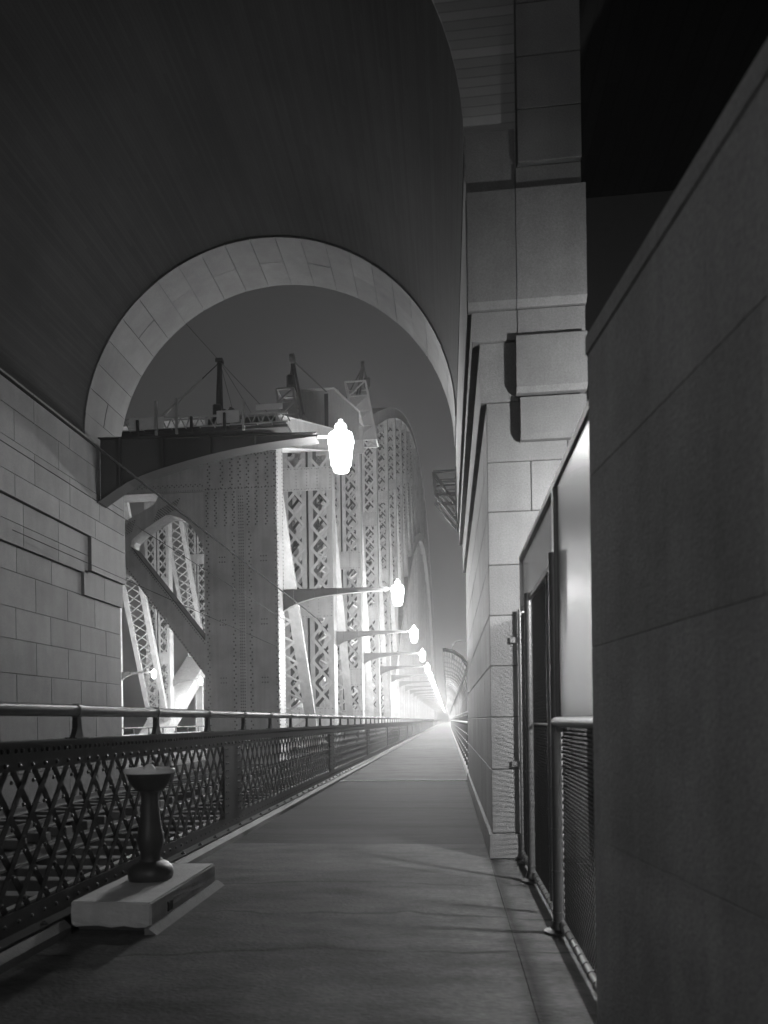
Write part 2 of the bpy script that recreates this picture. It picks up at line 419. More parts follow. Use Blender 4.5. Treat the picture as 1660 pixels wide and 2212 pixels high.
# front wall above the arch (board marked concrete), one sheet with the arch cut out
NA = 48
def arc(r, k, n=NA): a = math.pi * k / n; return (CX + r * math.cos(a), CZ + r * math.sin(a))
mb = MB()
def spandrel(mb, y0, y1, xo0, xo1, zt):
    for k in range(NA):
        a0 = arc(RAD, k); a1 = arc(RAD, k + 1)
        mb.prism([a0, (a0[0], zt), (a1[0], zt), a1][::-1], y0, y1, 'y')
spandrel(mb, PY0 + .12, PY0 + .15, -8.2, .3, 14.0)
mb.box(CX + RAD + .0, 1.5, PY0 + .12, PY0 + .15, 7.64, 14.0); mb.box(-11, CX - RAD, PY0 + .12, PY0 + .15, 8.1, 14.0)
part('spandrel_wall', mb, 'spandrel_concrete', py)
# barrel vault
mb = MB(); vs = []; fs = []
for j, yy in enumerate((PY0 + .151, 16.05)):
    for r in (RAD, RAD + .5):
        for k in range(NA * 2 + 1): p = arc(r, k, NA * 2); vs.append((p[0], yy, p[1]))
n1 = NA * 2 + 1
for k in range(NA * 2):
    fs += [(k, k + 1, k + 1 + 2 * n1, k + 2 * n1), (n1 + k, n1 + k + 1, n1 + k + 1 + 2 * n1, n1 + k + 2 * n1),
           (k, k + 1, n1 + k + 1, n1 + k), (2 * n1 + k, 2 * n1 + k + 1, 3 * n1 + k + 1, 3 * n1 + k)]
fs += [(0, n1, 3 * n1, 2 * n1), (n1 - 1, 2 * n1 - 1, 4 * n1 - 1, 3 * n1 - 1)]
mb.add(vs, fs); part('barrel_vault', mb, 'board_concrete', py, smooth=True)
# roof over the vault and the dark groove behind the ring
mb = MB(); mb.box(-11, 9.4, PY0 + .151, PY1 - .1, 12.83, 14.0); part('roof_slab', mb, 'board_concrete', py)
# ring of voussoirs
NV = 23
def vous(a0, a1, y0, y1, r0, r1):
    n = 4; poly = []
    for k in range(n + 1): a = a0 + (a1 - a0) * k / n; poly.append((CX + r0 * math.cos(a), CZ + r0 * math.sin(a)))
    for k in range(n, -1, -1): a = a0 + (a1 - a0) * k / n; poly.append((CX + r1 * math.cos(a), CZ + r1 * math.sin(a)))
    part('voussoir', MB().prism(poly, y0, y1, 'y'), 'granite', py)
for i in range(NV):
    a0 = math.pi * i / NV + .0012; a1 = math.pi * (i + 1) / NV - .0012; dr = jit(.004)
    if i % 2: vous(a0, a1, 16.10, 16.98, RAD - .02 + dr, RAD + .7); vous(a0, a1, 16.99, PY1, RAD - .02 - dr, RAD + .7)
    else: vous(a0, a1, 16.10, PY1, RAD - .02 + dr, RAD + .7)
mb = MB()
for k in range(NA): 
    a0 = arc(RAD + .03, k); a1 = arc(RAD + .03, k + 1); b0 = arc(RAD + .6, k); b1 = arc(RAD + .6, k + 1)
    mb.prism([a0, b0, b1, a1], 16.0505, 17.85, 'y')
part('ring_mortar', mb, 'mortar', py)
mb = MB()
for k in range(NA): 
    a0 = arc(RAD + .705, k); a1 = arc(RAD + .705, k + 1)
    mb.prism([a0, (a0[0], 14.0), (a1[0], 14.0), a1][::-1], 17.0, 17.85, 'y')
part('back_wall', mb, 'granite', py)
# --- pier beyond the tracks
Zl = [-.3, .62, 1.25, 1.90, 2.54, 3.20, 3.80, 4.48]
def lblock(y0, y1, z0, z1, p=0.0): block(LX - .4, LX + p, y0, y1, z0, z1)
for i, (z0, z1) in enumerate(zip(Zl[:-1], Zl[1:])):
    y = PY0 + (0 if i % 2 else -.55); 
    while y < PY1 - .05:
        y2 = min(y + 1.25, PY1)
        if PY1 - y2 < .4: y2 = PY1
        lblock(max(y, PY0), y2, z0, z1); y = y2
def lrow(y0, y1, z0, z1, p, step=1.3):
    n = max(1, round((y1 - y0) / step))
    for k in range(n): lblock(y0 + (y1 - y0) * k / n, y0 + (y1 - y0) * (k + 1) / n, z0, z1, p)
lrow(PY0, 15.9, 4.48, 4.98, 0.0); lrow(15.9, PY1, 4.48, 5.06, 0.07)
lrow(PY0, 16.1, 4.98, 5.40, 0.07); lrow(PY0, 16.1, 5.40, 5.84, 0.07); lrow(16.1, PY1, 5.06, 5.84, 0.15)
lrow(PY0, PY1, 5.84, 6.28, 0.15, 1.5); lrow(PY0, PY1, 6.28, 6.9, .15, 1.45); lrow(PY0, PY1, 6.9, 7.5, .15, 1.6); lrow(PY0, PY1, 7.5, 8.09, .15, 1.45)

# ---- wall close beside the camera: breast high over the stair, turned a little from the footway line
nw = thing('granite_wall', 'smooth granite wall with projecting coping standing close beside the footway', 'wall', (.72, 3.76, 0))
NWA = math.atan(.13); nc, ns = math.cos(NWA), math.sin(NWA)
def nwp(u, v, z): return (.72 + u * ns + v * nc, 3.80 - u * nc + v * ns, z)      # u: towards the camera, v: into the wall
def nw_block(u0, u1, v0, v1, z0, z1, m='granite_dark', c=.0015, nm='stone_block'):
    mb = MB().cbox(u0, u1, v0, v1, z0, z1, c); mb.v = [nwp(*p) for p in mb.v]
    return part(nm, mb, m, nw)
nw_block(.05, 9.9, .02, 1.9, 0, 3.40, 'mortar_light', .001, 'core')
zz = [0, .95, 1.9, 2.75, 3.36]
for i, (z0, z1) in enumerate(zip(zz[:-1], zz[1:])):
    us = [0, 2.6, 4.9, 7.4, 10] if i % 2 else [0, 1.55, 3.9, 6.2, 8.1, 10]
    for a_, b_ in zip(us[:-1], us[1:]): nw_block(a_ + .001, b_ - .001, 0, .4, z0 + .0012, z1 - .0012)
    nw_block(0.0, .3, .402, 1.95, z0 + .0012, z1 - .0012)
for a_, b_ in ((-.03, 2.1), (2.1, 4.6), (4.6, 7.2), (7.2, 10)): nw_block(a_ + .001, b_ - .001, -.006, 2.0, 3.362, 3.47, 'granite_dark', .012, 'coping_stone')

# unseen ceiling and side wall added to block sky light, then the stair hall
part('sky_block_slab', MB().box(-11, 9.4, -7.0, PY0 + .12, 12.9, 13.9), 'void_dark', py)
part('sky_block_wall', MB().box(-11.0, -10.4, -7.0, PY0, -.3, 12.899), 'granite_dark', py)
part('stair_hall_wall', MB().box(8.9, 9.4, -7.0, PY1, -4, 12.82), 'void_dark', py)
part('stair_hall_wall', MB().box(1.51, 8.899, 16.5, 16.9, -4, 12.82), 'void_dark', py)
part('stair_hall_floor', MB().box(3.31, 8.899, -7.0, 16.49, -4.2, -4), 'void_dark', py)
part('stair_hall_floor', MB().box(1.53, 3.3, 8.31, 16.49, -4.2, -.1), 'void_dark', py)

# ================================================================== MESH GATE beside the wall
FX = 0.80
gf = thing('mesh_fence', 'tall wire mesh fence with sheet metal panels between granite wall and pier', 'fence', (FX, 6, 0))
def pipe(nm, pts, r, m='galvanised', n=10, p=gf): return part(nm, MB().tube(pts, r, n), m, p, smooth=True)
def banded(nm, a, b, r, m='galvanised', p=gf, step=.16):     # pipe wrapped with tie wires
    mb = MB().tube([a, b], r, 10); a = Vector(a); b = Vector(b); L = (b - a).length; d = (b - a) / L; t = step / 2
    while t < L: q = a + d * t; mb.tube([q - d * .006, q + d * .006], r * 1.16, 10); t += step
    return part(nm, mb, m, p, smooth=True)
banded('bottom_rail', (FX, 3.78, .075), (FX, 8.30, .075), .028)
banded('far_post', (FX, 8.27, .02), (FX, 8.27, 2.75), .022)
for yy, h in ((7.15, 2.74), (5.45, 2.74)):
    banded('post', (FX - .03, yy, 0), (FX - .03, yy, h), .036, step=.3)
    part('foot_plate', MB().lathe([(.10, 0.005), (.10, .02), (.055, .035), (.045, .09)], (FX - .03, yy, 0), 16), 'steel_dark', gf, smooth=True)
pipe('stay', [(FX + .03, 6.85, .08), (FX + .03, 6.85, 2.7)], .018)
banded('post', (FX + .01, 6.0, .08), (FX + .01, 6.0, 2.7), .026, step=.3)
part('foot_plate', MB().lathe([(.075, 0.005), (.075, .02), (.04, .04)], (FX, 8.0, 0), 12), 'steel_dark', gf)
pipe('middle_rail', [(FX + .02, 5.5, 1.50), (FX + .02, 7.1, 1.50)], .016)
# sheet band above the doors and the tall sheet panel
part('sheet_panel', MB().box(FX - .004, FX + .004, 5.48, 7.88, 2.72, 3.20), 'sheet_metal', gf)
part('sheet_panel', MB().box(FX - .012, FX - .004, 3.78, 5.38, 1.56, 3.20), 'sheet_metal', gf)
fm = MB(); fm.box(FX - .03, FX + .03, 3.78, 7.92, 3.201, 3.25); part('top_rail', fm, 'white_surface', gf)
part('panel_frame', MB().box(FX - .035, FX + .03, 5.381, 5.47, 1.45, 3.20), 'steel_dark', gf)
part('panel_frame', MB().box(FX - .03, FX + .02, 7.88, 7.91, 2.66, 3.20), 'white_surface', gf)
part('panel_frame', MB().box(FX - .02, FX + .02, 5.48, 7.88, 2.68, 2.719), 'galvanised', gf)
part('sill_roll', MB().tube([(FX - .03, 3.78, 1.525), (FX - .03, 5.46, 1.525)], .034, 14), 'galvanised', gf, smooth=True)
mb = MB(); pit = .052
def wires(mb, y0, y1, z0, z1, x):
    W = y1 - y0; Hh = z1 - z0; k = -int(Hh / pit)
    while k * pit < W:
        for s in (1, -1):
            t0 = max(0, -k * pit); t1 = min(Hh, W - k * pit)
            if t1 > t0 + .01:
                ya, yb = y0 + k * pit + t0, y0 + k * pit + t1
                if s < 0: ya, yb = y0 + y1 - ya, y0 + y1 - yb
                mb.tube([(x + s * .002, ya, z0 + t0), (x + s * .002, yb, z0 + t1)], .0030, 4, cap=False)
        k += 1
wires(mb, 5.47, 8.27, .1, 2.68, FX + .012); wires(mb, 3.78, 5.42, .1, 1.5, FX + .012)
part('wire_mesh', mb, 'wire', gf, kind='stuff')
lug = mesh('lug', MB().cbox(-.05, .05, -.03, .0, -.035, .035, .006), 'galvanised')
for zl in (2.42, 1.05): inst('lug', lug, gf, (.74, PY0 - .002, zl))

# lamp on a post at the stair head behind the fence: it lights the pier front
wl = thing('stair_lamp', 'post lamp at the stair head behind the mesh fence', 'lamp', (3.1, 5.2, 0))
part('pole', MB().tube([(3.1, 5.2, 0.003), (3.1, 5.2, 3.3)], .035, 10), 'steel_dark', wl, smooth=True)
part('base', MB().lathe([(.11, .003), (.11, .04), (.06, .1), (.045, .25)], (3.1, 5.2, 0), 14), 'steel_dark', wl, smooth=True)
part('lamp_bowl', MB().lathe([(.05, 0), (.11, .03), (.125, .14), (.10, .22)], (3.1, 5.2, 3.3), 12, cap=False), 'gate_lamp', wl)
part('spill_blocker', MB().box(2.90, 2.915, 4.85, 5.37, 3.15, 3.62).box(2.9151, 3.1, 5.195, 5.205, 3.5215, 3.535), 'steel_dark', wl)  # added plate that keeps this lamp's light off the footway and plinth
part('lamp_hood', MB().lathe([(.225, .221), (.20, .25), (.08, .33), (.01, .35)], (3.1, 5.2, 3.3), 14), 'steel_dark', wl, smooth=True)

# ================================================================== LATTICE RAILING
RX = -2.98
rl = thing('lattice_railing', 'dark riveted steel lattice railing with pipe handrail between footway and tracks', 'railing', (RX, 5, .12))
RY0, RY1 = -6.0, 520.0
mb = MB(); mb.box(RX + .006, RX + .016, RY0, RY1, 1.235, 1.43); mb.box(RX - .08, RX + .04, RY0, RY1, 1.4305, 1.442); mb.box(RX - .028, RX - .018, RY0, RY1, 1.235, 1.43)
part('top_chord', mb, 'steel_dark', rl)
mb = MB(); mb.box(RX + .006, RX + .016, RY0, RY1, .13, .275); mb.box(RX - .06, RX + .13, RY0, RY1, .118, .1295); mb.box(RX - .028, RX - .018, RY0, RY1, .13, .275)
part('bottom_chord', mb, 'steel_dark', rl)
# wide riveted posts of the panels
PW = [(2.3, 3.0), (9.55, 10.35)] + [(10.0 + 8.75 * k - .35, 10.0 + 8.75 * k + .35) for k in range(1, 24)]
rv = MB()
for a, b in PW:
    part('panel_post', MB().box(RX + .0165, RX + .026, a, b, .2755, 1.2345).box(RX - .03, RX + .0055, a + .1, b - .1, .28, 1.23), 'steel_dark', rl)
    if b < 40:
        z = .34
        while z < 1.2:
            for f_ in (.08, .16, b - a - .16, b - a - .08): rv.rivet((RX + .026, a + f_, z), (1, 0, 0), .018)
            z += .095
# lattice bars
SL = .97 / .71; DY = .71; PIT = .27
def inpost(y): return any(a - .02 < y < b + .02 for a, b in PW)
barm = {}
for s in (1, -1):
    barm[s] = mesh('lattice_bar', MB().bar((s * .008 - .006, -s * DY / 2, -.485), (s * .008 - .006, s * DY / 2, .485), .052, .009, (1, 0, 0)), 'steel_dark')
far_l = MB(); nb = 0; k = 0
y = 3.2
while y < 150:
    for s in (1, -1):
        ym = y + DY / 2
        if y < 38.5: inst('lattice_bar', barm[s], rl, (RX - .004, ym, .755)); nb += 1
        else: far_l.bar((RX - .004 + s * .008, ym - s * DY / 2, .27), (RX - .004 + s * .008, ym + s * DY / 2, 1.24), .052, .009)
    y += PIT
part('distant_lattice', far_l, 'steel_dark', rl, kind='stuff')
# rivets: crossings, flange rows
y = 3.0
while y < 24:
    for j in range(6):
        z = .27 + .97 * (j + .5) / 6; off = (PIT / 2 if j % 2 else 0)
        if not inpost(y + off): rv.rivet((RX + .0155, y + off, z), (1, 0, 0), .018)
    y += PIT / 2 * 2
y = 3.0
while y < 26:
    rv.rivet((RX + .016, y, 1.375), (1, 0, 0), .021); rv.rivet((RX + .016, y + .07, 1.375), (1, 0, 0), .021)
    rv.rivet((RX + .016, y + .035, 1.275), (1, 0, 0), .021); rv.rivet((RX + .016, y, .2), (1, 0, 0), .018)
    y += .165
part('rivets', rv, 'steel_dark', rl, kind='stuff')
# stanchions with flared feet, pipe rail with collars
st = mesh('stanchion', MB().prism([(-.085, 0), (.085, 0), (.06, .035), (.035, .085), (.03, .19), (-.03, .19), (-.035, .085), (-.06, .035)], -.022, .022, 'x').box(-.05, .05, -.1, .1, -.004, .008), 'steel_dark')
col = mesh('collar', MB().tube([(0, -.035, 0), (0, -.03, 0), (0, .03, 0), (0, .035, 0)], [.052, .058, .058, .052], 14), 'handrail', smooth=True)
sy = [4.1, 5.71]
while sy[-1] < 160: sy.append(sy[-1] + 1.64)
sy = [2.5] + sy
for i, yy in enumerate(sy):
    inst('stanchion', st, rl, (RX - .01, yy, 1.442)); inst('collar', col, rl, (RX - .01, yy, 1.665))
prev = RY0
for i, yy in enumerate(sy[1::2]):
    part('handrail', MB().tube([(RX - .01, prev, 1.665), (RX - .01, yy - .001, 1.665)], .048, 16), 'handrail', rl, smooth=True); prev = yy
part('handrail', MB().tube([(RX - .01, prev, 1.665), (RX - .01, RY1, 1.665)], .048, 10), 'handrail', rl, smooth=True)

# ================================================================== DRINKING FOUNTAIN
pl = thing('concrete_plinth', 'low rectangular concrete block carrying the drinking fountain', 'plinth', (-2.57, 6.05, 0))
import bmesh as _bm
def rough_slab():
    bm = _bm.new(); _bm.ops.create_cube(bm, size=1)
    for v in bm.verts: v.co = Vector((v.co.x * .63, v.co.y * 1.53, v.co.z * .185 + .1275))
    _bm.ops.bevel(bm, geom=list(bm.edges), offset=.012, segments=2, affect='EDGES')
    _bm.ops.subdivide_edges(bm, edges=[e for e in bm.edges if e.calc_length() > .15], cuts=5, use_grid_fill=True)
    for v in bm.verts:
        v.co += Vector((jit(.0025), jit(.0025), jit(.0018)))
        if v.co.z < .06: v.co.y += jit(.006); v.co.z += jit(.006)
    me = bpy.data.meshes.new('slab'); bm.to_mesh(me); bm.free(); me.materials.append(MATS['plinth']); return me
inst('slab', rough_slab(), pl, (-2.53, 6.06, 0))
part('bedding', MB().box(-2.81, -2.24, 5.34, 6.80, 0.001, .04), 'mortar', pl)
part('mortar_fillet', MB().prism([(-2.235, 0.001), (-2.235, .05), (-2.20, .045), (-2.14, .001)], 5.22, 6.88, 'y'), 'mortar_light', pl)
part('drain_cover', MB().cbox(-2.218, -2.205, 5.62, 5.72, .07, .15, .004), 'mortar', pl)
ft = thing('drinking_fountain', 'pedestal drinking fountain with white bowl and bulging dark column', 'fountain', (-2.555, 6.12, .22))
fc = (-2.555, 6.12, .219)
part('foot', MB().lathe([(.170, 0), (.178, .03), (.178, .07), (.168, .105), (.135, .138), (.092, .16), (.086, .175)], fc, 40, square=.45), 'fountain_iron', ft, smooth=True)
part('column', MB().lathe([(.084, .1755), (.082, .205), (.088, .235), (.102, .27), (.110, .31), (.112, .35), (.106, .40), (.095, .46), (.086, .52), (.078, .60), (.074, .66), (.073, .71), (.078, .735), (.084, .75)], fc, 40), 'fountain_iron', ft, smooth=True)
bw_ = part('bowl', MB().lathe([(.086, .7505), (.115, .765), (.145, .80), (.172, .845), (.188, .89), (.195, .905)], fc, 40), 'fountain_iron', ft, smooth=True)
part('basin_rim', MB().lathe([(.195, .9055), (.209, .912), (.214, .928), (.212, .944), (.205, .952), (.190, .950), (.165, .938), (.10, .925), (.06, .928)], fc, 40), 'porcelain', bw_, smooth=True)
part('bubbler', MB().lathe([(.059, .928), (.052, .950), (.034, .975), (.018, .985), (.001, .988)], fc, 24), 'porcelain', bw_, smooth=True)
part('push_button', MB().lathe([(.012, .951), (.012, .968), (.008, .972)], (fc[0] + .18, fc[1] + .04, fc[2] + .0), 10), 'galvanised', bw_)

# ================================================================== LAMPS
def bracket_poly(x0, x1, zt0, zt1, zb0, zb1, kneew):
    """outline of the tapered web: root at x0, tip at x1, curved lower edge"""
    top = [(x0, zt0), (x1, zt1)]
    bot = []
    for k in range(15):
        t = k / 14; x = x0 + (x1 - x0) * t
        lin = (zt0 + (zt1 - zt0) * t) - (zt0 - zb0) * (((1 - t) ** 2.2 * .55 + (1 - t) * .30 + .15 * max(0, 1 - t * 6)) if kneew else (.62 * (1 - t) ** 5 + .27 * (1 - t))) - (zt1 - zb1)
        bot.append((x, lin))
    return top, bot
def lantern(root, c, sc_=1.0, seg=14, pre=''):
    s = sc_
    L = lambda prof: [(r * s, z * s) for r, z in prof]
    ln = part('lantern_glass', MB().lathe(L([(.205, -.40), (.262, .06)]), c, 10, cap=False), pre + 'lamp_glass', root)
    part('base_ring', MB().lathe(L([(.10, -.54), (.155, -.525), (.175, -.50), (.175, -.445), (.15, -.405), (.10, -.402)]), c, seg), 'lamp_trim', ln)
    part('band', MB().lathe(L([(.263, .065), (.285, .08), (.285, .16), (.255, .17)]), c, seg), 'lamp_trim', ln)
    part('cap', MB().lathe(L([(.24, .175), (.225, .235), (.265, .24), (.255, .275), (.17, .33), (.10, .355)]), c, 10, cap=False), pre + 'lamp_cap', ln)
    part('finial', MB().lathe(L([(.09, .356), (.13, .40), (.135, .44), (.11, .49), (.055, .515), (.05, .535), (.055, .56), (.035, .59), (.003, .60)]), c, seg), 'lamp_trim', ln)
    for k in range(8):
        a = 2 * math.pi * k / 8
        ca, sa = math.cos(a), math.sin(a)
        part('glazing_bar', MB().bar((c[0] + .211 * s * ca, c[1] + .211 * s * sa, c[2] - .40 * s), (c[0] + .268 * s * ca, c[1] + .268 * s * sa, c[2] + .07 * s), .014 * s, .012 * s, (ca, sa, 0)), 'lamp_trim', ln)
    return ln
def bracket(root, x0, x1, y, zt0, zt1, zb0, zb1, s=1.0, stiff=True, bm_='bracket'):
    top, bot = bracket_poly(x0, x1, zt0, zt1, zb0, zb1, bm_ == 'bracket_shaded')
    wb = part('bracket_web', MB().prism(top + bot[::-1], y - .01, y + .01, 'y'), bm_, root)
    mb = MB()
    for (a, b), (c, d) in zip(bot[:-1], bot[1:]): mb.bar((a, y, b), (c, y, d), .02, (.42 if bm_ == 'bracket_shaded' else .26) * s, (0, 1, 0))
    part('bottom_flange', mb, bm_, wb)
    part('top_flange', MB().bar((x0, y, zt0 + .012), (x1, y, zt1 + .012), .02, .24 * s, (0, 1, 0)), bm_, wb)
    mb = MB(); sg = 1 if x1 > x0 else -1
    n = 34
    for k in range(n):
        t = (k + .5) / n; xx = x0 + (x1 - x0) * t; zt = zt0 + (zt1 - zt0) * t
        for yy in (y - .0105, y + .0105): mb.rivet((xx, yy, zt - .06), (0, -1 if yy < y else 1, 0), .016 * s, 5)
        i = min(13, int(t * 14)); f_ = t * 14 - i; zb = bot[i][1] * (1 - f_) + bot[i + 1][1] * f_
        if zt - zb > .2:
            for yy in (y - .0105, y + .0105): mb.rivet((xx, yy, zb + .06), (0, -1 if yy < y else 1, 0), .016 * s, 5)
    part('rivets', mb, bm_, wb, kind='stuff')
    if stiff:
        for t in (.10, .30, .52, .72):
            i = t * 14; i0 = int(i); f_ = i - i0; zb = bot[i0][1] * (1 - f_) + bot[i0 + 1][1] * f_
            xx = x0 + (x1 - x0) * t
            part('stiffener', MB().box(xx - .012, xx + .012, y - .13 * s, y - .0101, zb + .012, zt0 + (zt1 - zt0) * t - .001), bm_, wb)
    return wb
def lamp_thing(label, x_root, x_tip, x_lamp, y, zl, zt0, zb0, s, group=None, z_tip=None, bm_='bracket', pre=''):
    loc = (x_root, y, zb0)
    t = thing('bracket_lamp', label, 'lamp', loc, group)
    zt1 = (z_tip if z_tip else zl + .24)
    bracket(t, x_root, x_tip, y, zt0, zt1, zb0, zt1 - .10 * s, s, True, bm_)
    part('lamp_arm', MB().tube([(x_tip, y, zt1 - .05), (x_lamp - (.2 * s if x_lamp > x_tip else -.2 * s), y, zt1 - .06)], .028 * s, 8), 'lamp_trim', t)
    lantern(t, (x_lamp, y, zl), s, 14, pre)
    return t
# on the pylon, over the footway
lamp_thing('large lantern lamp on a deep bracket coloured dark as if backlit, fixed to the stone pier', LX + .155, -2.85, -2.32, 16.6, 7.75, 8.22, 6.80, 1.06, None, 8.06, 'bracket_shaded', 'pylon_')
# the same kind of lamp a bay behind the camera, on the approach wall
aw = thing('approach_wall', 'plain granite wall beyond the tracks behind the pylon', 'wall', (LX, -16.8, -.3))
for i in range(14):
    for a, b in ((-19.6, -18.2), (-18.2, -16.8), (-16.8, -15.4), (-15.4, -14.0)): part('stone_block', MB().cbox(LX - .8, LX + .14, a + G, b - G, -.3 + i * .65 + G, .35 + i * .65 - G, .01), 'granite', aw)
lamp_thing('lantern lamp on a bracket from the approach wall behind the pylon', LX + .142, -2.85, -2.32, -17.0, 7.75, 8.22, 6.80, 1.06, None, 8.06, 'bracket_shaded', 'rear_')
# along the truss, one at every post
PAN = 15.0; TY0 = 29.8; NP = 32
XO, XI = -6.85, -9.95          # outer and inner faces of the near truss
ORD = ['first', 'second', 'third', 'fourth', 'fifth', 'sixth', 'seventh', 'eighth', 'ninth', 'tenth', 'eleventh']
base = lamp_thing('first lantern lamp beyond the pylon, on bracket from the riveted end post', XO, -2.42, -2.0, TY0 + 1.0, 6.86, 7.13, 6.24, 1.0, 'lamps along the bridge footway')
for k in range(1, NP):
    o = copy_tree(base, (XO, TY0 + 1.0 + PAN * k, 6.24))
    o['label'] = ('%s lantern lamp beyond the pylon along the footway' % ORD[k]) if k < 6 else 'small distant lantern in the bright converging line of footway lamps'
    o['group'] = 'lamps along the bridge footway' if k < 6 else 'distant lamps along the bridge footway'
# roadway lamps
FXI, FXO = -34.6, -37.7         # far truss faces
b2 = lamp_thing('small lantern on a bracket over the roadway, seen through the near truss lattice', XI, -14.5, -14.9, TY0 + 1.0 + PAN * 2, 6.86, 7.13, 6.24, 1.0, 'roadway lamps on the near truss')
for k in (3, 4, 5): o = copy_tree(b2, (XI, TY0 + 1.0 + PAN * k, 6.24))
b3 = lamp_thing('lantern over the roadway seen just beside the stone pier', FXI, -31.4, -31.0, TY0 + 1.0 + PAN * 3, 6.86, 7.13, 6.24, 1.0, 'roadway lamps on the far truss')
for k, lb in ((4, 'lantern over the roadway on pale bracket next to the end post'), (7, 'tiny lantern over the roadway low behind the truss lattice'), (8, 'tiny lantern over the roadway low behind the truss lattice'), (9, 'tiny lantern over the roadway low behind the truss lattice')):
    o = copy_tree(b3, (FXI, TY0 + 1.0 + PAN * k, 6.24)); o['label'] = lb
b4 = lamp_thing('tiny round lamp on the far footway under the roadway lanterns', FXO, -43.4, -43.8, TY0 + 1.0 + PAN * 6, 6.86, 7.13, 6.24, 1.0, 'far footway lamps', None, 'bracket', 'pylon_')

